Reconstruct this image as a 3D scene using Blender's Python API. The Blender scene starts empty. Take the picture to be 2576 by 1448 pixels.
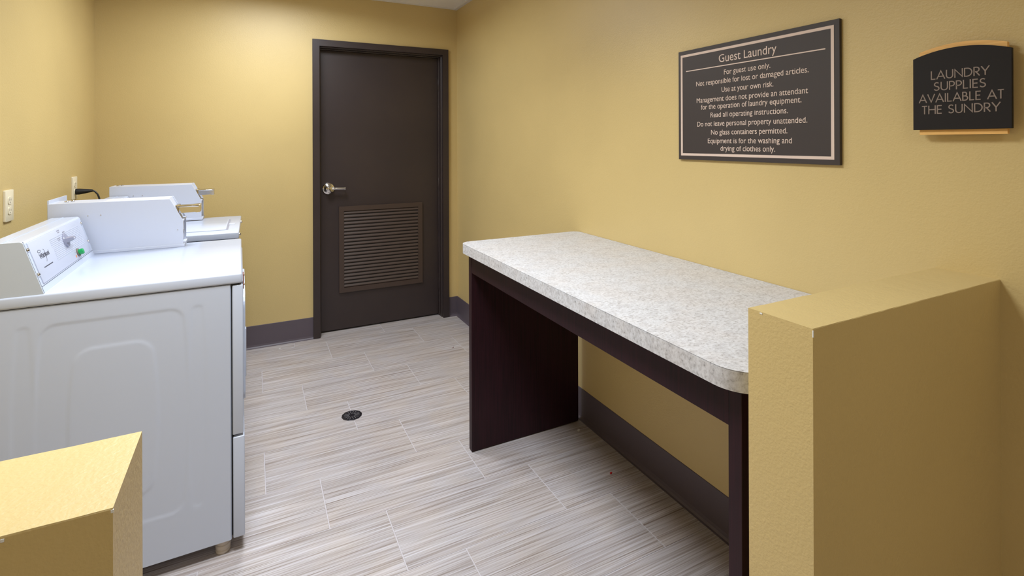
import bpy, bmesh, math, random
from mathutils import Vector, Matrix
random.seed(7)
scene = bpy.context.scene
COL = scene.collection
PI = math.pi

# ------------------------------------------------------------------ measures of the place (metres)
W, D, L, H = 1.518, 4.016, 0.868, 2.531      # right wall x, back wall y, left wall -x, ceiling z
YF = -1.6                                     # wall behind the camera
EYE = 1.4282

# ------------------------------------------------------------------ camera
cd = bpy.data.cameras.new('camera'); cam = bpy.data.objects.new('camera', cd); COL.objects.link(cam)
cd.sensor_fit = 'HORIZONTAL'; cd.sensor_width = 36.0
cd.lens = 1296.35 * 36.0 / 2576.0
cd.shift_y = -(724.0 - 357.12) / 2576.0
cd.clip_start = 0.02
cam.matrix_world = Matrix.Translation((0, 0, EYE)) @ Matrix.Rotation(-0.4676, 4, 'Z') @ Matrix.Rotation(PI / 2, 4, 'X') @ Matrix.Rotation(-0.0036, 4, 'Z')
scene.camera = cam

# ------------------------------------------------------------------ world, lamps, exposure
wd = bpy.data.worlds.new('world'); scene.world = wd; wd.use_nodes = True
wd.node_tree.nodes['Background'].inputs[0].default_value = (0.75, 0.78, 0.85, 1)
wd.node_tree.nodes['Background'].inputs[1].default_value = 0.05
scene.view_settings.view_transform = 'Standard'
scene.view_settings.look = 'None'
scene.view_settings.gamma = 1.0
scene.view_settings.use_curve_mapping = False
scene.view_settings.exposure = 0.37
LAMP_COLOR = (0.87, 0.935, 1.0)
TROFFERS_AND_FILL = [(0.14, 3.12, 0.56, 0.56, 21.5, 168, 'white recessed ceiling light panel above the washer'), (0.06, 1.46, 0.56, 0.56, 25.5, 138, 'white recessed ceiling light panel above the counter aisle'), (0.30, -0.80, 0.56, 0.56, 6.5, 150, 'white recessed ceiling panel added as fill light in the passage behind the camera')]      # x, y, size x, size y, watts, spread; last one added as unseen fill
def ceiling_lamp(x, y, sx, sy, watts, spread=160):
    ld = bpy.data.lights.new('troffer_lamp', 'AREA'); ld.shape = 'RECTANGLE'; ld.size = sx; ld.size_y = sy
    ld.energy = watts; ld.color = LAMP_COLOR; ld.spread = math.radians(spread)
    o = bpy.data.objects.new('troffer_lamp', ld); COL.objects.link(o); o.location = (x, y, H - 0.016)
    return o
for t in TROFFERS_AND_FILL: ceiling_lamp(*t[:6])

# ------------------------------------------------------------------ materials
def mat(name, color, rough=0.5, metal=0.0, spec=0.5, coat=0.0):
    m = bpy.data.materials.new(name); m.use_nodes = True
    b = m.node_tree.nodes['Principled BSDF']
    b.inputs['Base Color'].default_value = (*color, 1); b.inputs['Roughness'].default_value = rough
    b.inputs['Metallic'].default_value = metal; b.inputs['Specular IOR Level'].default_value = spec
    b.inputs['Coat Weight'].default_value = coat
    return m
def nd(m, t, **kw):
    n = m.node_tree.nodes.new(t)
    for k, v in kw.items():
        if k in n.inputs: n.inputs[k].default_value = v
        else: setattr(n, k, v)
    return n
def lk(m, a, b): m.node_tree.links.new(a, b)
def bsdf(m): return m.node_tree.nodes['Principled BSDF']
def coords(m, scale=(1, 1, 1), rnd=False):
    g = nd(m, 'ShaderNodeNewGeometry'); mp = nd(m, 'ShaderNodeMapping'); mp.inputs['Scale'].default_value = scale
    src = g.outputs['Position']
    if rnd:
        oi = nd(m, 'ShaderNodeObjectInfo'); mu = nd(m, 'ShaderNodeVectorMath', operation='SCALE'); cb = nd(m, 'ShaderNodeCombineXYZ')
        for i in range(3): lk(m, oi.outputs['Random'], cb.inputs[i])
        lk(m, cb.outputs[0], mu.inputs[0]); mu.inputs['Scale'].default_value = 13.7
        ad = nd(m, 'ShaderNodeVectorMath', operation='ADD'); lk(m, src, ad.inputs[0]); lk(m, mu.outputs[0], ad.inputs[1]); src = ad.outputs[0]
    lk(m, src, mp.inputs['Vector']); return mp.outputs[0]
def noise(m, vec, scale, detail=3, rough=0.55):
    n = nd(m, 'ShaderNodeTexNoise'); n.inputs['Scale'].default_value = scale; n.inputs['Detail'].default_value = detail
    n.inputs['Roughness'].default_value = rough; lk(m, vec, n.inputs['Vector']); return n.outputs['Fac']
def ramp(m, fac, stops):
    r = nd(m, 'ShaderNodeValToRGB'); e = r.color_ramp.elements
    while len(e) < len(stops): e.new(0.5)
    for i, (p, c) in enumerate(stops): e[i].position = p; e[i].color = (*c, 1)
    lk(m, fac, r.inputs[0]); return r.outputs[0]
def mixc(m, fac, a, b, mode='MIX'):
    x = nd(m, 'ShaderNodeMix', data_type='RGBA', blend_type=mode)
    for s, v in ((0, fac), (6, a), (7, b)):
        if hasattr(v, 'is_linked'): lk(m, v, x.inputs[s])
        elif s == 0: x.inputs[0].default_value = v
        else: x.inputs[s].default_value = (*v, 1)
    return x.outputs[2]
def bump(m, fac, strength, dist):
    b = nd(m, 'ShaderNodeBump'); b.inputs['Strength'].default_value = strength; b.inputs['Distance'].default_value = dist
    lk(m, fac, b.inputs['Height']); lk(m, b.outputs[0], bsdf(m).inputs['Normal'])

def wall_paint(name, col, relief=0.0009):
    m = mat(name, col, 0.42, spec=0.5)
    v = coords(m)
    c = ramp(m, noise(m, v, 1.7, 2), [(0.35, tuple(k * 0.97 for k in col)), (0.65, tuple(min(1, k * 1.03) for k in col))])
    lk(m, c, bsdf(m).inputs['Base Color'])
    n1 = noise(m, v, 260, 3, 0.5); n2 = noise(m, v, 120, 2, 0.5)
    a = nd(m, 'ShaderNodeMath', operation='ADD'); lk(m, n1, a.inputs[0]); lk(m, n2, a.inputs[1])
    bump(m, a.outputs[0], 0.55, relief)
    return m
WALLC = (0.62, 0.468, 0.205)
M = {}
M['wall'] = wall_paint('wall_paint', WALLC)
M['ceiling'] = wall_paint('ceiling_paint', (0.88, 0.87, 0.85), 0.0004)
M['trim_white'] = mat('ceiling_trim', (0.72, 0.69, 0.65), 0.5)
M['white'] = mat('white_enamel', (0.53, 0.58, 0.705), 0.22, spec=0.5)
def fine(m, s, st, d):
    bump(m, noise(m, coords(m), s, 2), st, d)
fine(M['white'], 300, 0.05, 0.0003)
M['white_case'] = mat('white_powder_coat', (0.57, 0.605, 0.71), 0.36); fine(M['white_case'], 500, 0.1, 0.0003)
M['plate_white'] = mat('control_panel_white', (0.50, 0.53, 0.64), 0.4); fine(M['plate_white'], 400, 0.05, 0.0002)
M['grey_cap'] = mat('grey_end_cap', (0.50, 0.54, 0.60), 0.45); fine(M['grey_cap'], 900, 0.2, 0.0004)
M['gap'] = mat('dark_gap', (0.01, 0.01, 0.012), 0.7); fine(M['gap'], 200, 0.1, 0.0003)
M['chrome'] = mat('chrome', (0.72, 0.71, 0.70), 0.12, 1.0); fine(M['chrome'], 40, 0.05, 0.0005)
M['ink'] = mat('dark_print', (0.06, 0.06, 0.08), 0.6); fine(M['ink'], 300, 0.05, 0.0002)
M['ink_grey'] = mat('grey_print', (0.30, 0.30, 0.36), 0.6); fine(M['ink_grey'], 300, 0.05, 0.0002)
M['knob'] = mat('blue_grey_plastic', (0.27, 0.28, 0.37), 0.25); fine(M['knob'], 300, 0.05, 0.0002)
M['green'] = mat('green_plastic', (0.01, 0.33, 0.09), 0.25); fine(M['green'], 300, 0.05, 0.0002)
M['orange'] = mat('orange_print', (0.70, 0.22, 0.06), 0.5); fine(M['orange'], 300, 0.05, 0.0002)
M['sticker'] = mat('faded_sticker', (0.72, 0.62, 0.58), 0.5)
lk(M['sticker'], ramp(M['sticker'], noise(M['sticker'], coords(M['sticker']), 90, 3), [(0.35, (0.66, 0.60, 0.60)), (0.65, (0.80, 0.74, 0.70))]), bsdf(M['sticker']).inputs['Base Color'])
M['foot'] = mat('beige_foot', (0.52, 0.46, 0.40), 0.5); fine(M['foot'], 200, 0.1, 0.0003)
M['ivory'] = mat('ivory_plastic', (0.82, 0.74, 0.56), 0.35); fine(M['ivory'], 300, 0.05, 0.0002)
M['slot'] = mat('socket_slot', (0.16, 0.13, 0.10), 0.6); fine(M['slot'], 300, 0.05, 0.0002)
M['black'] = mat('black_rubber', (0.012, 0.012, 0.014), 0.45); fine(M['black'], 300, 0.1, 0.0003)
M['door'] = mat('dark_brown_paint', (0.034, 0.023, 0.023), 0.42)
lk(M['door'], ramp(M['door'], noise(M['door'], coords(M['door']), 2.2, 3), [(0.3, (0.031, 0.021, 0.022)), (0.7, (0.040, 0.027, 0.025))]), bsdf(M['door']).inputs['Base Color'])
M['louver'] = mat('brown_louver_paint', (0.060, 0.038, 0.030), 0.42); fine(M['louver'], 200, 0.1, 0.0003)
M['cove'] = mat('grey_vinyl', (0.105, 0.083, 0.102), 0.45); fine(M['cove'], 60, 0.1, 0.0006)
M['grout'] = mat('pale_grout', (0.54, 0.50, 0.525), 0.8); fine(M['grout'], 400, 0.3, 0.0006)
M['drain'] = mat('dark_bronze_drain', (0.018, 0.017, 0.024), 0.35, 0.4); fine(M['drain'], 300, 0.2, 0.0004)
M['drain_bar'] = mat('worn_grate_metal', (0.20, 0.19, 0.20), 0.4); fine(M['drain_bar'], 300, 0.2, 0.0004)
M['sign'] = mat('charcoal_sign_board', (0.038, 0.028, 0.027), 0.5); fine(M['sign'], 300, 0.05, 0.0002)
M['sign_dark'] = mat('near_black_plaque', (0.010, 0.007, 0.0065), 0.6, spec=0.3); fine(M['sign_dark'], 300, 0.05, 0.0002)
M['cream'] = mat('cream_lettering', (0.70, 0.55, 0.47), 0.6); fine(M['cream'], 300, 0.05, 0.0002)
M['taupe'] = mat('taupe_lettering', (0.26, 0.20, 0.165), 0.6); fine(M['taupe'], 300, 0.05, 0.0002)
M['red'] = mat('red_scrap', (0.55, 0.01, 0.01), 0.6); fine(M['red'], 300, 0.1, 0.0003)
M['paper'] = mat('white_scrap', (0.8, 0.8, 0.78), 0.7); fine(M['paper'], 300, 0.1, 0.0003)
M['rust'] = mat('brown_scrap', (0.16, 0.05, 0.03), 0.7); fine(M['rust'], 300, 0.1, 0.0003)
M['lens'] = mat('troffer_lens', (0.85, 0.85, 0.85), 0.4)
bsdf(M['lens']).inputs['Emission Color'].default_value = (*LAMP_COLOR, 1); bsdf(M['lens']).inputs['Emission Strength'].default_value = 2.0
M['steel'] = mat('white_fixture_frame', (0.8, 0.8, 0.78), 0.4); fine(M['steel'], 300, 0.05, 0.0002)

m = M['wood_strip'] = mat('honey_wood', (0.80, 0.46, 0.15), 0.45)
lk(m, ramp(m, noise(m, coords(m, (1, 9, 260)), 1.0, 3), [(0.3, (0.80, 0.43, 0.12)), (0.7, (0.95, 0.57, 0.19))]), bsdf(m).inputs['Base Color'])

m = M['dark_wood'] = mat('dark_mahogany_laminate', (0.02, 0.008, 0.01), 0.45, spec=0.22)
lk(m, ramp(m, noise(m, coords(m, (170, 170, 5)), 1.0, 4), [(0.3, (0.014, 0.005, 0.0075)), (0.75, (0.032, 0.008, 0.013))]), bsdf(m).inputs['Base Color'])

m = M['top'] = mat('speckled_laminate', (0.7, 0.68, 0.66), 0.38)
v = coords(m, (1, 1.25, 1))
f1 = ramp(m, noise(m, v, 110, 4, 0.7), [(0.30, (0.26, 0.255, 0.27)), (0.41, (0.52, 0.515, 0.53)), (0.52, (0.63, 0.63, 0.655)), (0.7, (0.71, 0.72, 0.755))])
f2 = ramp(m, noise(m, v, 34, 3), [(0.34, (0.86, 0.85, 0.85)), (0.55, (1, 1, 1))])
c = mixc(m, 1.0, f1, f2, 'MULTIPLY')
f3 = ramp(m, noise(m, v, 7, 2), [(0.4, (0.98, 0.96, 0.95)), (0.6, (0.98, 0.985, 1.0))])
lk(m, mixc(m, 1.0, c, f3, 'MULTIPLY'), bsdf(m).inputs['Base Color'])

m = M['tile'] = mat('striated_porcelain', (0.5, 0.46, 0.44), 0.42)
v1 = coords(m, (2.8, 225, 1), True); v2 = coords(m, (0.9, 75, 1), True); v3 = coords(m, (5.0, 430, 1), True); v4 = coords(m, (1, 1, 1), True)
c1 = ramp(m, noise(m, v1, 1.0, 2, 0.5), [(0.26, (0.25, 0.20, 0.175)), (0.40, (0.45, 0.415, 0.40)), (0.53, (0.56, 0.53, 0.535)), (0.72, (0.65, 0.63, 0.665))])
c2 = ramp(m, noise(m, v2, 1.0, 2, 0.5), [(0.35, (0.84, 0.81, 0.79)), (0.6, (1, 1, 1))])
c3 = ramp(m, noise(m, v3, 1.0, 1, 0.5), [(0.35, (0.78, 0.74, 0.72)), (0.6, (1, 1, 1))])
c4 = ramp(m, noise(m, v4, 6, 2), [(0.4, (1.0, 0.97, 0.95)), (0.6, (0.97, 0.97, 1.0))])
lk(m, mixc(m, 1.0, mixc(m, 1.0, mixc(m, 1.0, c1, c2, 'MULTIPLY'), c3, 'MULTIPLY'), c4, 'MULTIPLY'), bsdf(m).inputs['Base Color'])
bump(m, noise(m, v1, 1.0, 2), 0.25, 0.001)

# ------------------------------------------------------------------ mesh helpers
WORLD = {}                                   # world location of each object that can be a parent
def tag(o, label=None, cat=None, kind=None, group=None):
    if label: o['label'] = label
    if cat: o['category'] = cat
    if kind: o['kind'] = kind
    if group: o['group'] = group
    return o
def put(name, me, loc, parent=None):
    o = bpy.data.objects.new(name, me); COL.objects.link(o); o.location = loc
    if parent is not None:
        o.parent = parent; o.matrix_parent_inverse = Matrix.Translation(-WORLD[parent])
    WORLD[o] = Vector(loc); return o
def thing(name, loc, label, cat, kind=None, group=None):
    o = put(name, None, loc); o.empty_display_size = 0.1
    return tag(o, label, cat, kind, group)
def finish(name, bm, material, parent=None, smooth=False, center=True):
    bmesh.ops.recalc_face_normals(bm, faces=bm.faces)
    vs = [v.co.copy() for v in bm.verts]
    lo = Vector([min(v[i] for v in vs) for i in range(3)]); hi = Vector([max(v[i] for v in vs) for i in range(3)])
    c = (lo + hi) / 2 if center else Vector((0, 0, 0))
    for v in bm.verts: v.co -= c
    me = bpy.data.meshes.new(name); bm.to_mesh(me); bm.free(); me.materials.append(material)
    if smooth:
        for p in me.polygons: p.use_smooth = True
        me.set_sharp_from_angle(angle=math.radians(38))
    return put(name, me, c, parent)
def bevel(bm, w, seg=2, edges=None):
    if w > 0: bmesh.ops.bevel(bm, geom=list(edges or bm.edges), offset=w, segments=seg, profile=0.5, affect='EDGES', clamp_overlap=True)
def add_box(bm, x0, x1, y0, y1, z0, z1):
    vs = [bm.verts.new((x, y, z)) for z in (z0, z1) for y in (y0, y1) for x in (x0, x1)]
    for f in ((0, 2, 3, 1), (4, 5, 7, 6), (0, 1, 5, 4), (2, 6, 7, 3), (0, 4, 6, 2), (1, 3, 7, 5)): bm.faces.new([vs[i] for i in f])
    return vs
def box(name, x0, x1, y0, y1, z0, z1, material, parent=None, bev=0.0, seg=2):
    bm = bmesh.new(); add_box(bm, x0, x1, y0, y1, z0, z1); bevel(bm, bev, seg)
    return finish(name, bm, material, parent, bev > 0)
def add_prism(bm, pts, axis, a, b):
    def P(p, t):
        return {'X': (t, p[0], p[1]), 'Y': (p[0], t, p[1]), 'Z': (p[0], p[1], t)}[axis]
    A = [bm.verts.new(P(p, a)) for p in pts]; B = [bm.verts.new(P(p, b)) for p in pts]
    n = len(pts); bm.faces.new(A); bm.faces.new(B[::-1])
    for i in range(n): bm.faces.new((A[i], B[i], B[(i + 1) % n], A[(i + 1) % n]))
def prism(name, pts, axis, a, b, material, parent=None, bev=0.0, seg=2, smooth=False):
    bm = bmesh.new(); add_prism(bm, pts, axis, a, b); bevel(bm, bev, seg)
    return finish(name, bm, material, parent, smooth or bev > 0)
def add_lathe(bm, prof, origin, axis=(0, 0, 1), n=24):
    """prof: list of (radius, height) along axis"""
    q = Vector((0, 0, 1)).rotation_difference(Vector(axis)); o = Vector(origin); rings = []
    for r, h in prof:
        rings.append([bm.verts.new(o + q @ Vector((max(r, 1e-5) * math.cos(2 * PI * i / n), max(r, 1e-5) * math.sin(2 * PI * i / n), h))) for i in range(n)])
    for A, B in zip(rings, rings[1:]):
        for i in range(n): bm.faces.new((A[i], A[(i + 1) % n], B[(i + 1) % n], B[i]))
    bm.faces.new(rings[0][::-1]); bm.faces.new(rings[-1])
def lathe(name, prof, origin, material, parent=None, axis=(0, 0, 1), n=24):
    bm = bmesh.new(); add_lathe(bm, prof, origin, axis, n); return finish(name, bm, material, parent, True)
def add_tube(bm, pts, r, n=10):
    pts = [Vector(p) for p in pts]; rings = []; up = Vector((0.31, 0.2, 0.93)).normalized()
    for i, p in enumerate(pts):
        t = (pts[min(i + 1, len(pts) - 1)] - pts[max(i - 1, 0)]).normalized()
        a = t.cross(up).normalized(); b = t.cross(a); rr = r[i] if isinstance(r, (list, tuple)) else r
        rings.append([bm.verts.new(p + rr * (math.cos(2 * PI * k / n) * a + math.sin(2 * PI * k / n) * b)) for k in range(n)])
    for A, B in zip(rings, rings[1:]):
        for k in range(n): bm.faces.new((A[k], A[(k + 1) % n], B[(k + 1) % n], B[k]))
    bm.faces.new(rings[0][::-1]); bm.faces.new(rings[-1])
def tube(name, pts, r, material, parent=None, n=10):
    bm = bmesh.new(); add_tube(bm, pts, r, n); return finish(name, bm, material, parent, True)
def smooth_path(pts, k=6):
    pts = [Vector(p) for p in pts]; out = []
    for i in range(len(pts) - 1):
        p0, p1, p2, p3 = pts[max(i - 1, 0)], pts[i], pts[i + 1], pts[min(i + 2, len(pts) - 1)]
        for j in range(k):
            t = j / k
            out.append(0.5 * ((2 * p1) + (p2 - p0) * t + (2 * p0 - 5 * p1 + 4 * p2 - p3) * t * t + (3 * p1 - p0 - 3 * p2 + p3) * t ** 3))
    return out + [pts[-1]]
def font_mesh(name, text, width, height, place, material, parent, thick=0.0006):
    """lettering in the built-in font, squeezed to a width; height is the cap height; place(u, v, h) -> world; u centred"""
    cu = bpy.data.curves.new('lettering', 'FONT'); cu.body = text; cu.align_x = 'LEFT'; cu.extrude = 0.5; cu.resolution_u = 4
    ob = bpy.data.objects.new('lettering', cu); COL.objects.link(ob)
    dg = bpy.context.evaluated_depsgraph_get(); me = bpy.data.meshes.new_from_object(ob.evaluated_get(dg))
    bpy.data.objects.remove(ob); bpy.data.curves.remove(cu)
    x0 = min(v.co.x for v in me.vertices); x1 = max(v.co.x for v in me.vertices)
    sx = width / (x1 - x0); sy = height / 0.70
    bm = bmesh.new(); bm.from_mesh(me); bpy.data.meshes.remove(me)
    xh, tall = 0.47, 0.54                                            # lift the x-height a little, as in the sign's humanist face
    lift = lambda y: y * tall / xh if 0 < y < xh else (tall + (y - xh) * (0.72 - tall) / (0.72 - xh) if y >= xh else y)
    for v in bm.verts: v.co = Vector(place((v.co.x - (x0 + x1) / 2) * sx, lift(v.co.y) * sy, (v.co.z + 0.5) * thick))
    return finish(name, bm, material, parent)
def ribbon(bm, pts, w, place, thick):
    """flat stroke of width w along 2-D points, with a little thickness"""
    pts = [Vector(p) for p in pts]; n = len(pts); closed = (pts[0] - pts[-1]).length < 1e-6
    Lf, Rt = [], []
    for i, p in enumerate(pts):
        a = pts[i - 1] if i else (pts[-2] if closed else p); b = pts[i + 1] if i < n - 1 else (pts[1] if closed else p)
        d1 = (p - a); d2 = (b - p)
        if d1.length < 1e-9: d1 = d2
        if d2.length < 1e-9: d2 = d1
        d1.normalize(); d2.normalize(); t = (d1 + d2).normalized(); nn = Vector((-t.y, t.x))
        k = min(2.2, 1 / max(0.3, nn.dot(Vector((-d1.y, d1.x)))))
        Lf.append(p + nn * w / 2 * k); Rt.append(p - nn * w / 2 * k)
    for i in range(n - 1):
        q = [Lf[i], Rt[i], Rt[i + 1], Lf[i + 1]]
        A = [bm.verts.new(place(v.x, v.y, 0)) for v in q]; B = [bm.verts.new(place(v.x, v.y, thick)) for v in q]
        bm.faces.new(B)
        for j in range(4): bm.faces.new((A[j], A[(j + 1) % 4], B[(j + 1) % 4], B[j]))
def rrect(x0, x1, y0, y1, rads, k=8):
    """rounded rectangle outline; rads for corners (x0,y0),(x1,y0),(x1,y1),(x0,y1)"""
    out = []
    for (cx, cy, sx, sy, a0), r in zip(((x0, y0, 1, 1, PI), (x1, y0, -1, 1, 1.5 * PI), (x1, y1, -1, -1, 0), (x0, y1, 1, -1, 0.5 * PI)), rads):
        for i in range(k + 1):
            a = a0 + i / k * PI / 2; out.append((cx + sx * r + r * math.cos(a), cy + sy * r + r * math.sin(a)))
    return out

# ------------------------------------------------------------------ the setting: floor of plank tiles
T = 0.12
floor = box('floor', -L - T, W + T, YF - T, D + 0.35, -0.06, -0.0016, M['grout'])
tag(floor, 'striated grey-beige porcelain tile floor with pale grout joints', 'floor', 'structure')
ROW, LEN, GR = 0.3157, 0.628, 0.0040
full = None
def tile(x0, x1, y0, y1):
    global full
    isfull = abs((x1 - x0) - (LEN - GR)) < 1e-5 and abs((y1 - y0) - (ROW - GR)) < 1e-5
    c = ((x0 + x1) / 2, (y0 + y1) / 2, -0.0035)
    if isfull and full: return put('tile', full, c, floor)
    bm = bmesh.new(); add_box(bm, x0, x1, y0, y1, -0.007, 0.0); top = [e for e in bm.edges if all(v.co.z > -0.001 for v in e.verts)]
    bevel(bm, 0.0008, 1, top); o = finish('tile', bm, M['tile'], floor)
    if isfull: full = o.data
    return o
for k in range(-1, 19):
    yb = 3.905 - ROW * k; yt = yb + ROW                       # row k lies between yb and yt
    y0 = max(yb + GR / 2, YF); y1 = min(yt - GR / 2, D + 0.30)
    if y1 - y0 < 0.01: continue
    xs = 0.265 + 0.2075 * k - LEN * 12
    while xs < W:
        x0 = max(xs + GR / 2, -L); x1 = min(xs + LEN - GR / 2, W)
        if x1 - x0 > 0.01: tile(x0, x1, y0, y1)
        xs += LEN

# walls
DX0, DX1, DZ = 0.42, 1.414, 2.16                                # door opening in the back wall
bm = bmesh.new()
add_box(bm, -L, DX0, D, D + 0.16, 0, H); add_box(bm, DX1, W, D, D + 0.16, 0, H); add_box(bm, DX0, DX1, D, D + 0.16, DZ, H)
tag(finish('wall_back', bm, M['wall']), 'mustard yellow wall with the dark louvered door', 'wall', 'structure')
tag(box('wall_right', W, W + T, YF, D + 0.16, 0, H, M['wall']), 'mustard yellow wall carrying both signs', 'wall', 'structure')
tag(box('wall_left', -L - T, -L, YF, D + 0.16, 0, H, M['wall']), 'mustard yellow wall behind the laundry machines with two outlets', 'wall', 'structure')
tag(box('wall_front', -L, W, YF - T, YF, 0, H, M['wall']), 'mustard yellow wall closing the passage behind the camera', 'wall', 'structure')
tag(box('ceiling', -L - T, W + T, YF - T, D + 0.16, H, H + 0.06, M['ceiling']), 'off-white ceiling above the door wall', 'ceiling', 'structure')
tag(box('trim_1', W - 0.028, W, YF, D, H - 0.012, H, M['trim_white']), 'pale ceiling edge trim along the sign wall', 'trim', 'structure')
tag(box('trim_2', -L, W - 0.028, D - 0.012, D, H - 0.010, H, M['trim_white']), 'pale ceiling edge trim along the door wall', 'trim', 'structure')

def low_wall(name, x0, x1, y0, y1, z1, label, endx):
    """a stub wall with slightly wavy hand-finished top edges"""
    bm = bmesh.new(); n = 26
    rnd = random.Random(3 if x0 < 0 else 5)
    rows = []
    for i in range(n + 1):
        x = x0 + (x1 - x0) * i / n; j = lambda a=0.0011: rnd.uniform(-a, a)
        rows.append([bm.verts.new(p) for p in ((x, y0, 0), (x, y0 - abs(j(0.0004)), z1 - 0.0012), (x, y0 + 0.0008 + j(0.0004), z1 + j(0.0003)), (x, y1 - 0.0008 + j(0.0004), z1 + j(0.0003)), (x, y1 + abs(j(0.0004)), z1 - 0.0012), (x, y1, 0))])
    for A, B in zip(rows, rows[1:]):
        for k in range(5): bm.faces.new((A[k], A[k + 1], B[k + 1], B[k]))
    bm.faces.new(rows[0]); bm.faces.new(rows[-1][::-1])
    o = finish(name, bm, M['wall']); return tag(o, label, 'wall', 'structure')
low_wall('wall_low_right', 0.841, W, 0.546, 0.672, 1.112, 'mustard yellow half-height wall at the end of the folding counter', 0.841)
low_wall('wall_low_left', -L, -0.109, 0.558, 0.692, 1.111, 'mustard yellow half-height wall in the foreground before the dryer', -0.109)

RW = bpy.data.objects['wall_low_right']
box('paint_chip', 0.8404, 0.8424, 0.5450, 0.5466, 1.098, 1.1095, M['paper'], RW)
box('paint_chip', 0.8404, 0.8414, 0.642, 0.647, 1.1080, 1.1105, M['paper'], RW)
LW = bpy.data.objects['wall_low_left']
box('paint_chip', -0.1105, -0.1084, 0.5574, 0.5590, 1.1070, 1.1096, M['paper'], LW)
box('paint_chip', -0.1820, -0.1797, 0.5570, 0.5590, 1.1068, 1.1092, M['paper'], LW)

# cove base
def cove(name, run, a, b, face, sgn, label):
    """vinyl cove base along axis run ('X' or 'Y') from a to b, standing on the wall face coordinate, sgn = direction into the room"""
    prof = [(0, 0.156), (0.0026, 0.1545), (0.003, 0.15), (0.0032, 0.022), (0.006, 0.010), (0.012, 0.003), (0.019, 0.0012), (0.019, 0), (0, 0)]
    pts = [(face + sgn * d, z) for d, z in prof]
    o = prism(name, pts, 'X' if run == 'X' else 'Y', a, b, M['cove'], None, 0, smooth=False) if run == 'Y' else prism(name, pts, 'X', a, b, M['cove'])
    return tag(o, label, 'baseboard', 'structure')
cove('baseboard_back_left', 'X', -L, 0.397, D, -1, 'grey vinyl cove base left of the door')
cove('baseboard_back_right', 'X', 1.438, W - 0.003, D, -1, 'short grey vinyl cove base between door and corner')
cove('baseboard_right', 'Y', 0.673, D - 0.003, W, -1, 'grey vinyl cove base along the sign wall under the counter')
cove('baseboard_left', 'Y', 0.693, D - 0.02, -L, 1, 'grey vinyl cove base behind the laundry machines')
cove('baseboard_front_right', 'X', 0.841, W - 0.02, 0.546, -1, 'grey vinyl cove base on the near side of the right half wall')

# ------------------------------------------------------------------ door with its metal frame and louver
FY = D - 0.020; SY = D + 0.072                                    # frame face, slab face
door = thing('door_1', (0.917, SY, 0), 'dark brown metal door with a louvered vent and lever handle', 'door', 'structure')
def jamb(x_out, s):
    pts = [(x_out, FY), (x_out + s * 0.047, FY), (x_out + s * 0.049, FY + 0.004), (x_out + s * 0.049, FY + 0.030), (x_out + s * 0.056, FY + 0.034), (x_out + s * 0.056, SY - 0.012),
           (x_out + s * 0.062, SY - 0.010), (x_out + s * 0.062, SY + 0.05), (x_out + s * 0.012, SY + 0.05), (x_out + s * 0.012, D + 0.0), (x_out, D)]
    return prism('jamb', pts, 'Z', 0, 2.185, M['door'], door)
jamb(0.396, 1); jamb(1.438, -1)
hp = [(FY, 2.185), (FY, 2.138), (FY + 0.004, 2.136), (FY + 0.030, 2.136), (FY + 0.034, 2.129), (SY - 0.012, 2.129), (SY - 0.010, 2.123), (SY + 0.05, 2.123), (SY + 0.05, 2.15), (D, 2.15), (D, 2.185)]
prism('frame_head', hp, 'X', 0.443, 1.391, M['door'], door)
slab = box('door_panel', 0.4585, 1.3755, SY, SY + 0.044, 0.012, 2.122, M['door'], door, 0.0015, 1)
tag(box('door_shade_strip', 0.46, 1.37, SY + 0.05, SY + 0.09, 0.0005, 0.012, M['gap'], door), 'dark strip standing in for the shade under the door')  # near-black strip puts the shade below the door into colour
LX0, LX1, LZ0, LZ1 = 0.588, 1.238, 0.289, 0.943
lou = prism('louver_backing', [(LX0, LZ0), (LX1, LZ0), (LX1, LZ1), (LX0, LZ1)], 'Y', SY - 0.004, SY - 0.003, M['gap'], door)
bmF = bmesh.new(); fw = 0.036
for (a, b, c, d) in ((LX0, LX1, LZ0, LZ0 + fw), (LX0, LX1, LZ1 - fw, LZ1), (LX0, LX0 + fw, LZ0 + fw, LZ1 - fw), (LX1 - fw, LX1, LZ0 + fw, LZ1 - fw)):
    add_box(bmF, a, b, SY - 0.014, SY - 0.0005, c, d)
lf = finish('louver_rim', bmF, M['louver'], door)
NS = 22; ph = (LZ1 - LZ0 - 2 * fw) / NS; slat_me = None
for i in range(NS):
    zc = LZ0 + fw + (i + 0.5) * ph
    if slat_me is None:
        h = ph * 0.5; pts = [(SY - 0.0125, zc - h * 0.55), (SY - 0.011, zc - h * 0.75), (SY - 0.0045, zc + h * 0.35), (SY - 0.0045, zc + h * 0.72), (SY - 0.006, zc + h * 0.72), (SY - 0.013, zc - h * 0.25)]
        s = prism('slat', pts, 'X', LX0 + fw, LX1 - fw, M['louver'], lf); slat_me = s.data; z_first = s.location.copy(); zc0 = zc
    else: put('slat', slat_me, (z_first.x, z_first.y, z_first.z + (zc - zc0)), lf)
for zz in (LZ0 + 0.018, LZ1 - 0.018):
    for xx in (LX0 + 0.018, (LX0 + LX1) / 2, LX1 - 0.018): lathe('screw', [(0.004, 0), (0.003, 0.0015), (0.0005, 0.002)], (xx, SY - 0.014, zz), M['louver'], lf, (0, -1, 0), 8)
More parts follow.
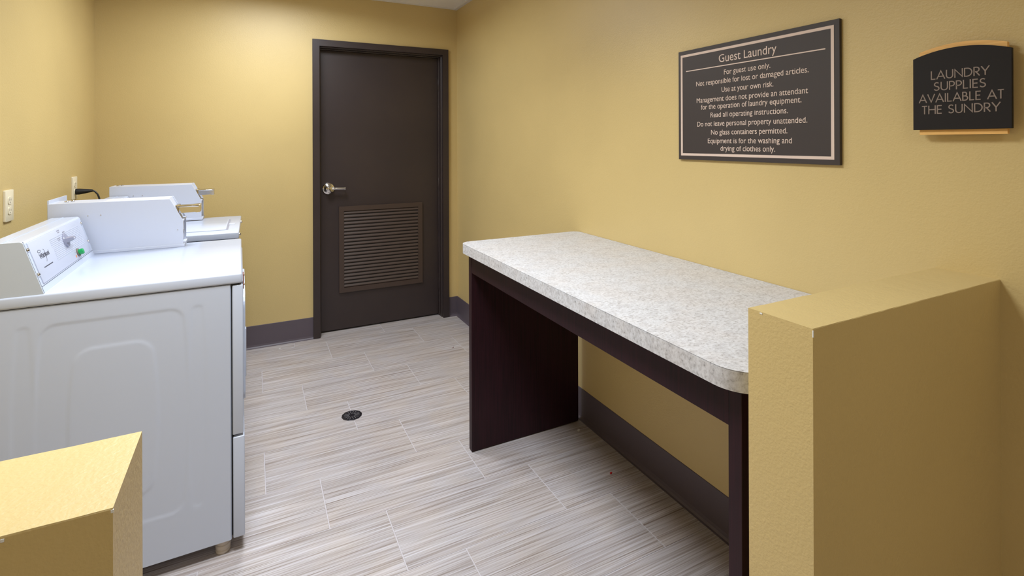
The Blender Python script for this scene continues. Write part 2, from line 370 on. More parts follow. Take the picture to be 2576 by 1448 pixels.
# lever handle
hx, hz = 0.513, 1.083
lev = lathe('lever_handle', [(0.044, 0), (0.0445, 0.006), (0.041, 0.011), (0.034, 0.0125), (0.031, 0.010), (0.030, 0.014), (0.026, 0.016), (0.0245, 0.045), (0.022, 0.052), (0.014, 0.054), (0.013, 0.050), (0.004, 0.050)], (hx, SY, hz), M['chrome'], door, (0, -1, 0), 28)
bm = bmesh.new(); add_tube(bm, smooth_path([(hx + 0.018, SY - 0.038, hz + 0.001), (hx + 0.05, SY - 0.043, hz + 0.002), (hx + 0.085, SY - 0.045, hz + 0.001), (hx + 0.118, SY - 0.045, hz)]), [0.011] * 5 + [0.0095] * 14, 12)
add_box(bm, hx + 0.108, hx + 0.119, SY - 0.047, SY - 0.028, hz - 0.010, hz + 0.010)
finish('lever', bm, M['chrome'], lev, True)
lathe('lock_cylinder', [(0.012, 0), (0.012, 0.004), (0.010, 0.005), (0.0005, 0.005)], (hx, SY - 0.050, hz), M['chrome'], lev, (0, -1, 0), 16)
for zz in (0.25, 1.08, 1.9):
    lathe('hinge', [(0.006, -0.05), (0.007, -0.048), (0.007, 0.048), (0.006, 0.05)], (1.381, SY - 0.006, zz), M['door'], door, (0, 0, 1), 10)

# ------------------------------------------------------------------ folding counter
ZT = 0.963
tbl = thing('folding_counter', (1.19, 1.46, 0), 'long folding counter with speckled grey laminate top on dark wood panels', 'counter')
outline = rrect(0.862, W - 0.002, 0.690, 2.252, (0.085, 0.02, 0.045, 0.05), 10)
bm = bmesh.new(); add_prism(bm, outline, 'Z', ZT - 0.0435, ZT - 0.0018); top = finish('counter_top', bm, M['top'], tbl, True)
cx_, cy_ = 1.19, 1.471
shr = lambda o, e: rrect(0.862 + e, W - 0.002 - e, 0.690 + e, 2.252 - e, (0.085 - e, 0.02, 0.045 - e, 0.05 - e), 10)
prism('laminate_seam', shr(0, 0.0006), 'Z', ZT - 0.0018, ZT - 0.0010, M['gap'], top)
prism('laminate_sheet', shr(0, 0.0002), 'Z', ZT - 0.0010, ZT, M['top'], top)
box('side_panel', 0.900, 1.487, 2.202, 2.234, 0.004, ZT - 0.0435, M['dark_wood'], tbl, 0.001, 1)
box('side_panel', 0.900, 1.487, 0.736, 0.770, 0.004, ZT - 0.0435, M['dark_wood'], tbl, 0.001, 1)
box('apron', 0.9015, 0.921, 0.770, 2.202, 0.826, ZT - 0.0435, M['dark_wood'], tbl, 0.0008, 1)
box('rear_rail', 1.462, 1.480, 0.770, 2.202, 0.826, ZT - 0.0435, M['dark_wood'], tbl, 0.0008, 1)
for yy in (2.218, 0.753):
    for xx in (0.93, 1.455): lathe('glide', [(0.011, 0), (0.012, 0.001), (0.012, 0.004)], (xx, yy, 0), M['black'], tbl, (0, 0, 1), 10)

# ------------------------------------------------------------------ laundry machines
def console_frame(y0):
    bx, bz, tx, tz = -0.570, 0.974, -0.619, 1.132
    l = math.hypot(tx - bx, tz - bz); s = Vector(((tx - bx) / l, 0, (tz - bz) / l)); n = Vector((s.z, 0, -s.x))
    def P(u, v, h): return Vector((bx, y0 + u, bz)) + s * v + n * h
    return P, s, n, l
def fbox(bm, P, u0, u1, v0, v1, h0, h1):
    vs = [bm.verts.new(P(u, v, h)) for h in (h0, h1) for v in (v0, v1) for u in (u0, u1)]
    for f in ((0, 2, 3, 1), (4, 5, 7, 6), (0, 1, 5, 4), (2, 6, 7, 3), (0, 4, 6, 2), (1, 3, 7, 5)): bm.faces.new([vs[i] for i in f])

def make_console(root, y0, y1, detail):
    prof = [(-0.570, 0.974), (-0.6175, 1.128), (-0.624, 1.133), (-0.705, 1.133), (-0.712, 1.129), (-0.735, 0.974)]
    con = prism('console', prof, 'Y', y0 + 0.006, y1, M['white'], root)
    P, s, n, l = console_frame(y0)
    wid = y1 - y0
    bm = bmesh.new(); e = 0.0025
    capp = [(-0.5685, 0.972), (-0.6175, 1.131), (-0.624, 1.1345), (-0.705, 1.1345), (-0.714, 1.130), (-0.737, 0.972)]
    add_prism(bm, capp, 'Y', y0, y0 + 0.006); finish('end_cap', bm, M['grey_cap'], con)
    bm = bmesh.new(); fbox(bm, P, 0.0065, 0.0078, 0.0, l + 0.002, 0, 0.0012); finish('seam', bm, M['gap'], con)
    bm = bmesh.new(); fbox(bm, P, 0.012, wid - 0.002, 0.0200, 0.0212, 0, 0.0004); finish('seam', bm, M['gap'], con)
    # rear edge strip on top
    box('top_ridge', -0.672, -0.668, y0 + 0.006, y1, 1.133, 1.1345, M['white'], con)
    # raised face plate with a rounded rim
    bm = bmesh.new(); fbox(bm, P, 0.028, wid - 0.03, 0.026, l - 0.006, -0.0005, 0.0028); bevel(bm, 0.0022, 2)
    pl = finish('control_panel', bm, M['plate_white'], con, True)
    if not detail: return con
    H0 = 0.0028
    # moulded ridges
    bm = bmesh.new()
    for i in range(13):
        v = 0.064 + i * 0.0060; u0 = 0.200 + (0.010 if i < 8 else 0.0) + i * 0.0005; u1 = 0.548
        fbox(bm, P, u0, u1, v, v + 0.0026, H0 - 0.0005, H0 + 0.0008)
    tag(finish('ridges', bm, M['plate_white'], pl), kind='stuff')
    # four screws
    for (u, v) in ((0.017, 0.139), (0.021, 0.058), (wid - 0.014, 0.139), (wid - 0.013, 0.062)):
        lathe('screw', [(0.0065, -0.002), (0.0065, 0.002), (0.005, 0.0042), (0.0015, 0.0052)], P(u, v, 0), M['chrome'], con, n, 12)
    pla = lambda u0, v0: (lambda u, v, h: P(u0 + u, v0 + v, H0 + h))
    # maker's script logo with its swoosh ring
    font_mesh('logo_lettering', 'Whirlpool', 0.086, 0.0160, pla(0.118, 0.0965), M['ink'], pl)
    bm = bmesh.new()
    ring = [(0.024 * math.cos(a) * 0.72 + 0.011 * math.sin(a) * 0.5, 0.0205 * math.sin(a)) for a in [math.radians(-78 + 8 * k) for k in range(21)]]
    ribbon(bm, ring, 0.0011, lambda u, v, h: P(0.117 + u * 0.75, 0.101 + v, H0 + h), 0.0005)
    finish('logo_swoosh', bm, M['ink'], pl); bm = bmesh.new()
    ring2 = [(0.0125 * math.cos(a), 0.0042 * math.sin(a)) for a in [math.radians(10 * k) for k in range(37)]]
    ribbon(bm, ring2, 0.0013, lambda u, v, h: P(0.086 + u, 0.1205 + v, H0 + h), 0.0005)
    finish('logo_ring', bm, M['ink'], pl)
    # tiny illegible print as small ink bars
    rnd = random.Random(4)
    def print_line(u0, u1, v, hh, mt=M['ink']):
        bm = bmesh.new(); u = u0
        while u < u1 - 0.001:
            w = rnd.uniform(0.0016, 0.0032); fbox(bm, P, u, min(u + w, u1), v, v + hh, H0 - 0.0003, H0 + 0.0004); u += w + rnd.choice((0.0006, 0.0006, 0.0018))
        tag(finish('fine_print', bm, mt, pl), kind='stuff')
    print_line(0.078, 0.162, 0.0665, 0.0030)
    for (a, b, v) in ((0.300, 0.330, 0.152), (0.306, 0.326, 0.1455), (0.352, 0.378, 0.139), (0.356, 0.374, 0.1325), (0.275, 0.312, 0.126), (0.284, 0.306, 0.1195), (0.392, 0.410, 0.082), (0.394, 0.412, 0.0765)):
        print_line(a, b, v, 0.0036, M['ink_grey'])
    # pointer dial
    ku, kv = 0.350, 0.1105
    kn = lathe('dial', [(0.0255, -0.001), (0.0255, 0.003), (0.0235, 0.006), (0.012, 0.009), (0.002, 0.0095)], P(ku, kv, H0), M['knob'], con, n, 28)
    bm = bmesh.new(); vs = []
    for (h, hu, hv) in ((0.003, 0.024, 0.0115), (0.012, 0.021, 0.0095), (0.024, 0.017, 0.0070), (0.028, 0.014, 0.0050)):
        vs.append([bm.verts.new(P(ku + a * hu, kv + b * hv, H0 + h)) for a, b in ((-1, -0.7), (-0.5, -1), (0.5, -1), (1, -0.7), (1, 0.7), (0.5, 1), (-0.5, 1), (-1, 0.7))])
    for A, B in zip(vs, vs[1:]):
        for i in range(8): bm.faces.new((A[i], A[(i + 1) % 8], B[(i + 1) % 8], B[i]))
    bm.faces.new(vs[0][::-1]); bm.faces.new(vs[-1])
    finish('dial_grip', bm, M['knob'], kn, True)
    bm = bmesh.new(); fbox(bm, P, ku - 0.012, ku + 0.002, kv - 0.0007, kv + 0.0007, H0 + 0.0275, H0 + 0.0284); finish('pointer_mark', bm, M['paper'], kn)
    # start button and its mark
    bu, bv = 0.428, 0.0475
    bz = lathe('start_button', [(0.0155, -0.001), (0.0155, 0.003), (0.0140, 0.0045), (0.0115, 0.0035), (0.001, 0.0035)], P(bu, bv, H0), M['slot'], con, n, 24)
    lathe('button_cap', [(0.0105, 0.002), (0.0110, 0.014), (0.0098, 0.0175), (0.005, 0.019), (0.001, 0.0193)], P(bu, bv, H0), M['green'], bz, n, 20)
    bm = bmesh.new(); fbox(bm, P, bu - 0.034, bu - 0.027, bv - 0.013, bv - 0.004, H0 - 0.0003, H0 + 0.0006); finish('orange_mark', bm, M['orange'], pl)
    print_line(bu - 0.033, bu - 0.026, bv + 0.004, 0.0026, M['ink_grey'])
    return con

def make_meter(root, y0, y1, stickers, xr=-0.725):
    """slant-fronted coin meter case: sheet shell with an inset front, coin slide, lock studs"""
    zb, zt = 0.974, 1.186
    full = [(xr, zb), (xr, zt), (-0.316, zt), (-0.270, 1.094), (-0.267, 1.086), (-0.267, zb)]
    ins = [(xr, zb), (xr, zt), (-0.321, zt), (-0.277, 1.096), (-0.276, 1.084), (-0.276, zb)]
    mc = prism('meter_case', ins, 'Y', y0 + 0.004, y1 - 0.004, M['white_case'], root)
    prism('case_side', full, 'Y', y0, y0 + 0.004, M['white_case'], mc, 0.0008, 1)
    prism('case_side', full, 'Y', y1 - 0.004, y1, M['white_case'], mc, 0.0008, 1)
    box('case_skirt', xr + 0.005, -0.262, y0 - 0.002, y1 + 0.002, zb, zb + 0.012, M['white_case'], mc, 0.001, 1)
    # vault ledge at the foot of the slant
    box('case_ledge', -0.277, -0.2655, y0 + 0.004, y1 - 0.004, 1.084, 1.092, M['white_case'], mc, 0.001, 1)
    box('vault_door', -0.277, -0.2735, y0 + 0.012, y1 - 0.012, zb + 0.02, 1.078, M['white_case'], mc, 0.001, 1)
    lathe('vault_lock', [(0.010, 0), (0.010, 0.003), (0.008, 0.004), (0.0008, 0.004)], (-0.2735, (y0 + y1) / 2, 1.03), M['chrome'], mc, (1, 0, 0), 16)
    # small screws on the side
    for (x, z) in ((-0.598, 1.131), (-0.556, 1.131), (-0.288, 1.048)):
        lathe('screw', [(0.0028, 0), (0.0024, 0.001), (0.0005, 0.0014)], (x, y0, z), M['chrome'], mc, (0, -1, 0), 8)
    for x in (-0.676, -0.660):
        lathe('lock_stud', [(0.0075, 0), (0.0075, 0.005), (0.0055, 0.007), (0.0005, 0.0075)], (x, y0 + 0.045 + (x + 0.676) * 1.2, zt), M['chrome'], mc, (0, 0, 1), 12)
    if stickers:
        for (a, b) in ((-0.545, -0.500), (-0.493, -0.455), (-0.447, -0.400), (-0.392, -0.352)):
            box('sticker', a, b, y0 + 0.012, y1 - 0.02, zt, zt + 0.0004, M['sticker'], mc)
    # coin slide
    yc = (y0 + y1) / 2
    bm = bmesh.new(); add_box(bm, -0.300, -0.286, yc - 0.052, yc + 0.045, 1.100, 1.152); bevel(bm, 0.002, 2); finish('slide_bezel', bm, M['chrome'], mc, True)
    bm = bmesh.new(); add_box(bm, -0.305, -0.210, yc - 0.036, yc + 0.030, 1.143, 1.150); bevel(bm, 0.0015, 2)
    sl = finish('coin_slide', bm, M['chrome'], mc, True)
    bm = bmesh.new()
    pts = [(-0.300, 1.144), (-0.300, 1.116), (-0.225, 1.120), (-0.218, 1.1165), (-0.206, 1.117), (-0.2035, 1.123), (-0.2035, 1.150), (-0.210, 1.152), (-0.218, 1.145)]
    add_prism(bm, pts, 'Y', yc - 0.034, yc - 0.030); add_prism(bm, pts, 'Y', yc + 0.024, yc + 0.028)
    add_box(bm, -0.2105, -0.2035, yc - 0.030, yc + 0.024, 1.117, 1.151)
    bevel(bm, 0.0008, 1); finish('slide_handle', bm, M['chrome'], sl, True)
    return mc

# --- near machine: the dryer
DY0, DY1 = 2.040, 2.776
dry = thing('coin_dryer', (-0.39, 2.408, 0), 'near white coin-operated dryer with green start button and embossed side', 'dryer')
def emboss(x, z):
    """depth of the pressed side sheet (positive = inwards)"""
    def sd(px, pz, cx, cz, hx, hz, r, bul):
        hx = hx + bul * (1 - min(1, abs(pz - cz) / hz) ** 2)
        qx = abs(px - cx) - hx + r; qz = abs(pz - cz) - hz + r
        return min(max(qx, qz), 0) + math.hypot(max(qx, 0), max(qz, 0)) - r
    def st(d, w): t = min(1, max(0, 0.5 - d / w)); return t * t * (3 - 2 * t)
    o = st(sd(x, z, -0.389, 0.538, 0.180, 0.338, 0.035, 0.016), 0.010)
    i = st(sd(x, z, -0.392, 0.537, 0.098, 0.252, 0.045, 0.018), 0.012)
    ch = max(st(sd(x, z, -0.166, 0.540, 0.014, 0.338, 0.013, 0.012), 0.012), st(sd(x, z, -0.612, 0.540, 0.014, 0.338, 0.013, 0.012), 0.012))
    return 0.0013 * (o - i) + 0.0009 * ch
CX0, CX1, CZ0, CZ1 = -0.725, -0.0695, 0.051, 0.9335
cab = box('cabinet', CX0, CX1 - 0.002, DY0 + 0.006, DY1, CZ0, CZ1 - 0.004, M['white'], dry, 0.002, 1)
bm = bmesh.new(); NX, NZ = 150, 190; g = []
for j in range(NZ + 1):
    z = CZ0 + (CZ1 - CZ0) * j / NZ
    g.append([bm.verts.new((CX0 + (CX1 - CX0) * i / NX, DY0 + emboss(CX0 + (CX1 - CX0) * i / NX, z), z)) for i in range(NX + 1)])
for j in range(NZ):
    for i in range(NX): bm.faces.new((g[j][i], g[j][i + 1], g[j + 1][i + 1], g[j + 1][i]))
# rolled rim turning in on all four sides
rim = [g[0][i] for i in range(NX + 1)] + [g[j][NX] for j in range(1, NZ + 1)] + [g[NZ][i] for i in range(NX - 1, -1, -1)] + [g[j][0] for j in range(NZ - 1, 0, -1)]
cx, cz = (CX0 + CX1) / 2, (CZ0 + CZ1) / 2
for step, dy in ((0.0018, 0.0025), (0.0022, 0.006)):
    new = [bm.verts.new((v.co.x + math.copysign(0.0, 1) + (0.0016 if abs(v.co.x - CX1) < 0.004 else 0), DY0 + dy, v.co.z + (0.0020 if v.co.z > CZ1 - 0.001 else 0))) for v in rim]
    for k in range(len(rim)): bm.faces.new((rim[k], rim[(k + 1) % len(rim)], new[(k + 1) % len(rim)], new[k]))
    rim = new
finish('side_panel', bm, M['white'], cab, True)
tp = box('top_panel', -0.735, -0.0325, DY0 - 0.004, DY1 + 0.004, 0.9385, 0.974, M['white'], dry, 0.006, 3)
box('top_gap', -0.72, -0.040, DY0 + 0.004, DY1 - 0.004, 0.930, 0.9386, M['gap'], dry)
# front, nearly edge-on from here
box('front_panel', -0.0628, -0.029, DY0, DY1, 0.4115, 0.9325, M['white'], dry, 0.004, 3)
box('lower_panel', -0.0618, -0.0255, DY0, DY1, 0.0520, 0.4035, M['white'], dry, 0.004, 3)
box('panel_backing', -0.090, -0.058, DY0 + 0.010, DY1 - 0.010, 0.060, 0.930, M['gap'], dry)
bm = bmesh.new(); add_prism(bm, rrect(DY0 + 0.11, DY1 - 0.11, 0.47, 0.86, (0.04,) * 4, 6), 'X', -0.030, -0.0215); bevel(bm, 0.002, 2)
dd = finish('door', bm, M['white'], dry, True)
bm = bmesh.new(); add_box(bm, -0.0220, -0.0185, DY0 + 0.112, DY0 + 0.140, 0.565, 0.74); bevel(bm, 0.002, 2); finish('door_pull', bm, M['white_case'], dd, True)
br = box('hasp_plate', -0.0300, -0.0265, DY0 + 0.012, DY0 + 0.050, 0.914, 0.966, M['rust'], dry, 0.0008, 1)
for zz in (0.960, 0.926): lathe('screw', [(0.0045, 0), (0.0045, 0.0015), (0.003, 0.003), (0.0005, 0.0035)], (-0.0265, DY0 + 0.03, zz), M['chrome'], br, (1, 0, 0), 10)
for (x, y) in ((-0.094, DY0 + 0.036), (-0.092, DY1 - 0.05), (-0.68, DY0 + 0.05), (-0.68, DY1 - 0.05)):
    lathe('foot', [(0.021, 0), (0.0235, 0.004), (0.0235, 0.010), (0.0215, 0.012), (0.0215, 0.016), (0.0235, 0.018), (0.0235, 0.028), (0.021, 0.030), (0.021, 0.034), (0.023, 0.036), (0.023, 0.046), (0.010, 0.048), (0.010, 0.055)], (x, y, 0), M['foot'], dry, (0, 0, 1), 24)
make_console(dry, DY0, 2.660, True).location.x += 0.006
make_meter(dry, 2.682, 2.822, True).location.x += 0.008
bp = bmesh.new()                                                # flanged plate standing behind the meter case
for (a, b, c, d) in ((2.690, 2.935, 1.168, 1.200), (2.690, 2.722, 0.974, 1.168), (2.903, 2.935, 0.974, 1.168)): add_box(bp, -0.7315, -0.7265, a, b, c, d)
finish('rear_plate', bp, M['white_case'], dry).location.x += 0.012

# the dryer stands slightly turned; its near front corner stays where it is
ang = 0.0180; piv = Vector((-0.033, DY0, 0)); dry.location = piv + Matrix.Rotation(ang, 3, 'Z') @ (dry.location - piv); dry.rotation_euler.z = ang

# --- far machine: the top-loading washer
WY0, WY1 = 3.012, 3.680
was = thing('coin_washer', (-0.39, 3.346, 0), 'far white coin-operated top-load washer standing beside the door wall', 'washer')
box('cabinet', -0.725, -0.072, WY0 + 0.003, WY1 - 0.003, 0.036, 0.934, M['white'], was, 0.006, 2)
wt = box('top_panel', -0.735, -0.0605, WY0, WY1, 0.936, 0.970, M['white'], was, 0.006, 3)
box('top_gap', -0.72, -0.078, WY0 + 0.008, WY1 - 0.008, 0.930, 0.9365, M['gap'], was)
bm = bmesh.new(); add_prism(bm, rrect(-0.560, -0.122, WY0 + 0.092, WY1 - 0.150, (0.01,) * 4, 4), 'Z', 0.970, 0.9735); bevel(bm, 0.0014, 2)
lid = finish('lid', bm, M['white'], was, True)
box('lid_slot', -0.122, -0.113, WY0 + 0.098, WY1 - 0.156, 0.9700, 0.9708, M['ink_grey'], was)
box('lid_grip', -0.116, -0.086, WY0 + 0.290, WY0 + 0.345, 0.9700, 0.9712, M['white_case'], was, 0.0004, 1)
for yy in (WY0 + 0.035, WY1 - 0.16):
    lathe('cap_nut', [(0.008, -0.001), (0.008, 0.004), (0.0065, 0.007), (0.003, 0.0085), (0.0005, 0.009)], (-0.0605, yy, 0.953), M['chrome'], was, (1, 0, 0), 14)
for (x, y) in ((-0.11, WY0 + 0.05), (-0.11, WY1 - 0.05), (-0.68, WY0 + 0.05), (-0.68, WY1 - 0.05)):
    lathe('foot', [(0.021, 0), (0.0235, 0.004), (0.0235, 0.012), (0.012, 0.016), (0.010, 0.040)], (x, y, 0), M['foot'], was, (0, 0, 1), 20)
make_console(was, WY0 + 0.02, 3.552, False)
make_meter(was, 3.560, 3.700, False, -0.707)

# ------------------------------------------------------------------ outlets, plug and cord
def outlet(yc, zc, label):
    x = -L
    t = thing('wall_outlet', (x, yc, zc), label, 'outlet')
    bm = bmesh.new(); add_prism(bm, rrect(yc - 0.039, yc + 0.039, zc - 0.062, zc + 0.062, (0.004,) * 4, 3), 'X', x, x + 0.0075); bevel(bm, 0.0022, 2)
    pl = finish('cover_plate', bm, M['ivory'], t, True)
    for s in (-1, 1):
        zz = zc + s * 0.0205
        pts = rrect(yc - 0.0172, yc + 0.0172, zz - 0.0145, zz + 0.0145, (0.010,) * 4, 5)
        bm = bmesh.new(); add_prism(bm, pts, 'X', x + 0.006, x + 0.0098); sk = finish('socket', bm, M['ivory'], t, True)
        for dy, hh in ((-0.0065, 0.0045), (0.0065, 0.0036)): box('slot', x + 0.0096, x + 0.0101, yc + dy - 0.0011, yc + dy + 0.0011, zz - 0.001 - 0.0, zz + hh + 0.003, M['slot'], sk)
        lathe('slot', [(0.0025, 0), (0.0025, 0.0004)], (x + 0.0097, yc, zz - 0.0075), M['slot'], sk, (1, 0, 0), 8)
    lathe('screw', [(0.003, 0), (0.003, 0.0008), (0.001, 0.0014)], (x + 0.0075, yc, zc), M['ivory'], t, (1, 0, 0), 10)
    return t
outlet(2.731, 1.183, 'ivory duplex outlet above the dryer console with both sockets empty')
outlet(3.583, 1.186, 'ivory duplex outlet near the corner with a black plug in it')
pc = thing('power_cord', (-0.857, 3.583, 1.166), 'black power plug and cord hanging from the corner outlet', 'cord')
px, py, pz = -0.858, 3.583, 1.166
bm = bmesh.new(); rings = []
for (dx, dz, a, b) in ((0.0, 0, 0.015, 0.0165), (0.016, 0, 0.0155, 0.0165), (0.040, 0.001, 0.013, 0.0130), (0.066, 0.003, 0.0085, 0.0085), (0.073, 0.003, 0.007, 0.007)):
    rings.append([bm.verts.new((px + dx, py + a * math.cos(2 * PI * k / 14), pz + dz + b * math.sin(2 * PI * k / 14))) for k in range(14)])
for A, B in zip(rings, rings[1:]):
    for k in range(14): bm.faces.new((A[k], A[(k + 1) % 14], B[(k + 1) % 14], B[k]))
bm.faces.new(rings[0][::-1]); bm.faces.new(rings[-1]); finish('plug', bm, M['black'], pc, True)
tube('cord', smooth_path([(px + 0.068, py, pz + 0.003), (px + 0.082, py, pz - 0.002), (px + 0.099, py, pz - 0.030), (px + 0.105, py, pz - 0.09), (px + 0.095, py - 0.005, pz - 0.25), (px + 0.075, py - 0.01, pz - 0.6), (px + 0.08, py - 0.02, 0.02)]), 0.0045, M['black'], pc)

# ------------------------------------------------------------------ signs
sg = thing('guest_laundry_sign', (W, 1.21, 1.57), 'large charcoal sign of laundry rules with cream lettering', 'sign')
board = box('board', W - 0.011, W - 0.001, 0.896, 1.522, 1.358, 1.780, M['sign'], sg, 0.0008, 1)
wx = W - 0.011
bm = bmesh.new()
for (a, b, c, d) in ((0.912, 1.509, 1.7555, 1.7645), (0.912, 1.509, 1.3735, 1.3825), (0.912, 0.921, 1.3825, 1.7555), (1.500, 1.509, 1.3825, 1.7555)): add_box(bm, wx - 0.0006, wx, a, b, c, d)
finish('border_line', bm, M['cream'], sg)
box('rule_line', wx - 0.0006, wx, 0.937, 1.482, 1.6975, 1.7010, M['cream'], sg)
YC = 1.2095
for (txt, w, h, z) in (('Guest Laundry', 0.229, 0.0275, 1.7125), ('For guest use only.', 0.184, 0.0175, 1.6665), ('Not responsible for lost or damaged articles.', 0.442, 0.0175, 1.6365),
                       ('Use at your own risk.', 0.206, 0.0175, 1.605), ('Management does not provide an attendant', 0.438, 0.0175, 1.5735), ('for the operation of laundry equipment.', 0.396, 0.0175, 1.547),
                       ('Read all operating instructions.', 0.306, 0.0175, 1.516), ('Do not leave personal property unattended.', 0.433, 0.0175, 1.484),
                       ('No glass containers permitted.', 0.302, 0.0175, 1.4525), ('Equipment is for the washing and', 0.332, 0.0175, 1.421), ('drying of clothes only.', 0.217, 0.0175, 1.394)):
    font_mesh('lettering', txt, w, h, (lambda z: (lambda u, v, hh: (wx - hh, YC - u, z + v)))(z), M['cream'], sg)

# plaque in geometric capitals
def arc(cx, cy, rx, ry, a0, a1, k=12): return [(cx + rx * math.cos(math.radians(a0 + (a1 - a0) * i / k)), cy + ry * math.sin(math.radians(a0 + (a1 - a0) * i / k))) for i in range(k + 1)]
CAPS = {  # advance width, strokes on a cap height of 1
 'L': (0.52, [[(0.07, 1), (0.07, 0.05), (0.48, 0.05)]]), 'A': (0.86, [[(0.03, 0), (0.43, 0.96), (0.83, 0)], [(0.18, 0.32), (0.68, 0.32)]]),
 'U': (0.74, [[(0.07, 1)] + arc(0.37, 0.35, 0.30, 0.31, 180, 360) + [(0.67, 1)]]), 'N': (0.86, [[(0.08, 0), (0.08, 0.93), (0.78, 0.07), (0.78, 1)]]),
 'D': (0.80, [[(0.07, 0.05), (0.07, 0.95), (0.28, 0.95)] + arc(0.28, 0.5, 0.45, 0.45, 90, -90) + [(0.07, 0.05)]]),
 'R': (0.62, [[(0.07, 0), (0.07, 0.95), (0.27, 0.95)] + arc(0.27, 0.70, 0.25, 0.25, 90, -90) + [(0.07, 0.45)], [(0.24, 0.45), (0.57, 0)]]),
 'Y': (0.76, [[(0.03, 1), (0.38, 0.45), (0.73, 1)], [(0.38, 0.47), (0.38, 0)]]),
 'S': (0.60, [arc(0.30, 0.73, 0.21, 0.22, 35, 230, 12)[:-1] + [(0.20, 0.55), (0.40, 0.46)] + arc(0.29, 0.27, 0.23, 0.22, 55, -160, 14)]),
 'P': (0.58, [[(0.07, 0), (0.07, 0.95), (0.26, 0.95)] + arc(0.26, 0.69, 0.26, 0.26, 90, -90) + [(0.07, 0.43)]]),
 'I': (0.20, [[(0.10, 0), (0.10, 1)]]), 'E': (0.56, [[(0.50, 0.95), (0.07, 0.95), (0.07, 0.05), (0.50, 0.05)], [(0.07, 0.52), (0.47, 0.52)]]),
 'V': (0.80, [[(0.03, 1), (0.40, 0.05), (0.77, 1)]]), 'B': (0.62, [[(0.07, 0), (0.07, 1)], [(0.07, 0.95), (0.24, 0.95)] + arc(0.24, 0.74, 0.20, 0.21, 90, -90) + [(0.07, 0.53)], [(0.07, 0.05), (0.28, 0.05)] + arc(0.28, 0.29, 0.26, 0.24, -90, 90) + [(0.07, 0.53)]]),
 'T': (0.58, [[(0.02, 0.95), (0.56, 0.95)], [(0.29, 0.95), (0.29, 0)]]), 'H': (0.80, [[(0.08, 0), (0.08, 1)], [(0.72, 0), (0.72, 1)], [(0.08, 0.52), (0.72, 0.52)]]), ' ': (0.42, [])}
def caps_line(name, text, width, cap, zbase, yc, x, material, parent):
    adv = sum(CAPS[c][0] + 0.06 for c in text) - 0.06; s = width / adv
    bm = bmesh.new(); u = -width / 2
    for c in text:
        for q, st in enumerate(CAPS[c][1]):
            ribbon(bm, [(u + p[0] * s, p[1] * cap) for p in st], cap * 0.115, lambda a, b, h: (x - h, yc - a, zbase + b), 0.0006 + 0.00008 * q)
        u += (CAPS[c][0] + 0.06) * s
    return finish(name, bm, material, parent)
sp = thing('laundry_supplies_sign', (W, 0.608, 1.55), 'small black arched plaque with orange wood strips above the right half wall', 'sign')
yc = 0.608
def arched(y0, y1, z0, ze, zp, k=20):
    pts = [(y0, z0), (y1, z0)]
    for i in range(k + 1):
        t = i / k; y = y1 + (y0 - y1) * t; pts.append((y, ze + (zp - ze) * (1 - (2 * t - 1) ** 2)))
    return pts
box('mounting_block', W - 0.014, W, 0.545, 0.672, 1.48, 1.62, M['sign_dark'], sp)
prism('wood_backing', arched(0.524, 0.692, 1.4425, 1.6470, 1.6610), 'X', W - 0.024, W - 0.014, M['wood_strip'], sp)
prism('plaque', arched(0.5135, 0.7025, 1.4545, 1.6315, 1.6495), 'X', W - 0.032, W - 0.024, M['sign_dark'], sp, 0.0006, 1)
for (t, w, z) in (('LAUNDRY', 0.113, 1.5765), ('SUPPLIES', 0.101, 1.549), ('AVAILABLE AT', 0.163, 1.521), ('THE SUNDRY', 0.151, 1.493)):
    caps_line('lettering', t, w, 0.0207, z, yc, W - 0.032, M['taupe'], sp)

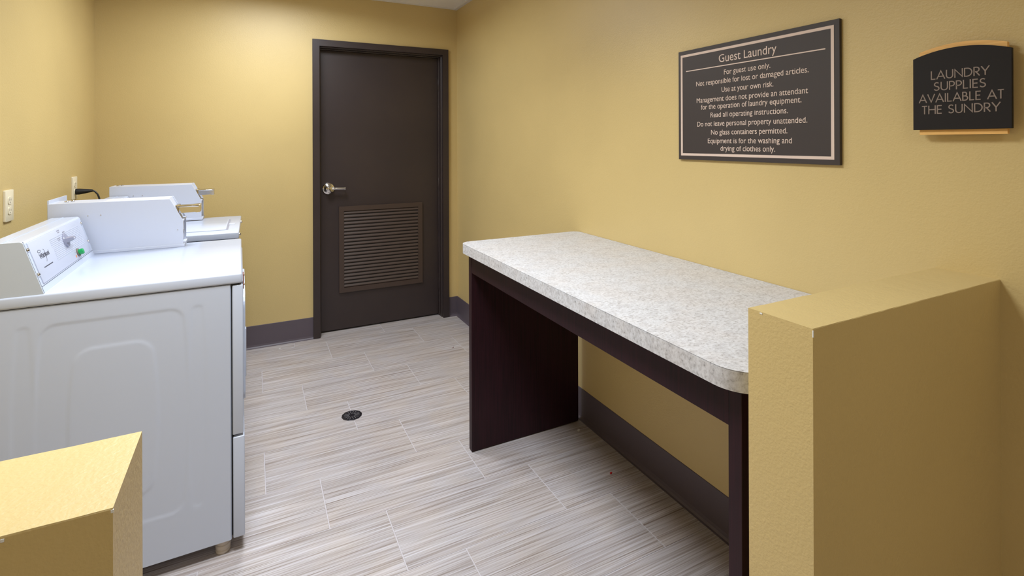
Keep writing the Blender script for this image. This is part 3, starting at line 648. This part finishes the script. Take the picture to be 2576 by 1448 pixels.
# ------------------------------------------------------------------ floor drain
dx, dy, R = 0.463, 2.790, 0.052
dr = thing('floor_drain', (dx, dy, 0), 'round dark metal floor drain set in the tiles', 'drain')
lathe('rim', [(R, 0), (R, 0.0012), (R - 0.002, 0.0022), (R * 0.86, 0.0022), (R * 0.84, 0.0014), (0.0005, 0.0014)], (dx, dy, 0), M['drain'], dr, (0, 0, 1), 12)
for k in range(8):
    a = 2 * PI * k / 8 + 0.2; c, s = math.cos(a), math.sin(a); bm = bmesh.new()
    P2 = lambda r, t, z: (dx + c * r - s * t, dy + s * r + c * t, z)
    for t0, t1 in ((-0.0050, -0.0034), (0.0034, 0.0050)):
        vs = [bm.verts.new(P2(r, t, z)) for z in (0.0012, 0.0024) for r, t in ((0.014, t0), (0.040, t0 * 1.5), (0.040, t1 * 1.5), (0.014, t1))]
        for f in ((0, 1, 2, 3), (4, 5, 6, 7), (0, 1, 5, 4), (1, 2, 6, 5), (2, 3, 7, 6), (3, 0, 4, 7)): bm.faces.new([vs[i] for i in f])
    finish('grate_bar', bm, M['drain_bar'], dr)
lathe('grate_screw', [(0.004, 0.0014), (0.004, 0.003), (0.001, 0.0034)], (dx + 0.016, dy + 0.036, 0), M['chrome'], dr, (0, 0, 1), 8)

# ------------------------------------------------------------------ litter on the floor
def scrap(name, x, y, a, l, w, h, mt, label):
    c, s = math.cos(a), math.sin(a); bm = bmesh.new()
    pts = [(-l, -w * 0.6), (-l * 0.3, -w), (l * 0.7, -w * 0.8), (l, w * 0.1), (l * 0.4, w), (-l * 0.6, w * 0.8)]
    add_prism(bm, [(x + c * p - s * q, y + s * p + c * q) for p, q in pts], 'Z', 0, h)
    return tag(finish(name, bm, mt), label, 'litter')
scrap('red_scrap', 1.377, 1.792, 0.4, 0.007, 0.004, 0.003, M['red'], 'tiny red scrap on the floor under the counter')
scrap('brown_sliver', 1.246, 3.388, 0.9, 0.012, 0.0022, 0.002, M['rust'], 'thin brown sliver on the floor near the door corner')
scrap('white_crumb', 1.44, 2.13, 0.2, 0.008, 0.005, 0.005, M['paper'], 'pale crumb on the floor by the cove base behind the counter panel')
scrap('lint_bit', 0.17, 3.93, 0.3, 0.007, 0.004, 0.002, M['paper'], 'small white lint bit on the floor below the cove base left of the door')

# ------------------------------------------------------------------ ceiling fixtures (out of frame; the one behind the camera is added fill)
for (x, y, sx, sy, wt_, spr_, lab_) in TROFFERS_AND_FILL:
    t = thing('ceiling_troffer_or_fill', (x, y, H), lab_, 'light')
    bm = bmesh.new(); e = 0.022
    for (a, b, c, d) in ((-sx / 2 - e, sx / 2 + e, -sy / 2 - e, -sy / 2), (-sx / 2 - e, sx / 2 + e, sy / 2, sy / 2 + e), (-sx / 2 - e, -sx / 2, -sy / 2, sy / 2), (sx / 2, sx / 2 + e, -sy / 2, sy / 2)):
        add_box(bm, x + a, x + b, y + c, y + d, H - 0.014, H)
    finish('frame', bm, M['steel'], t)
    box('lens', x - sx / 2, x + sx / 2, y - sy / 2, y + sy / 2, H - 0.010, H, M['lens'], t)
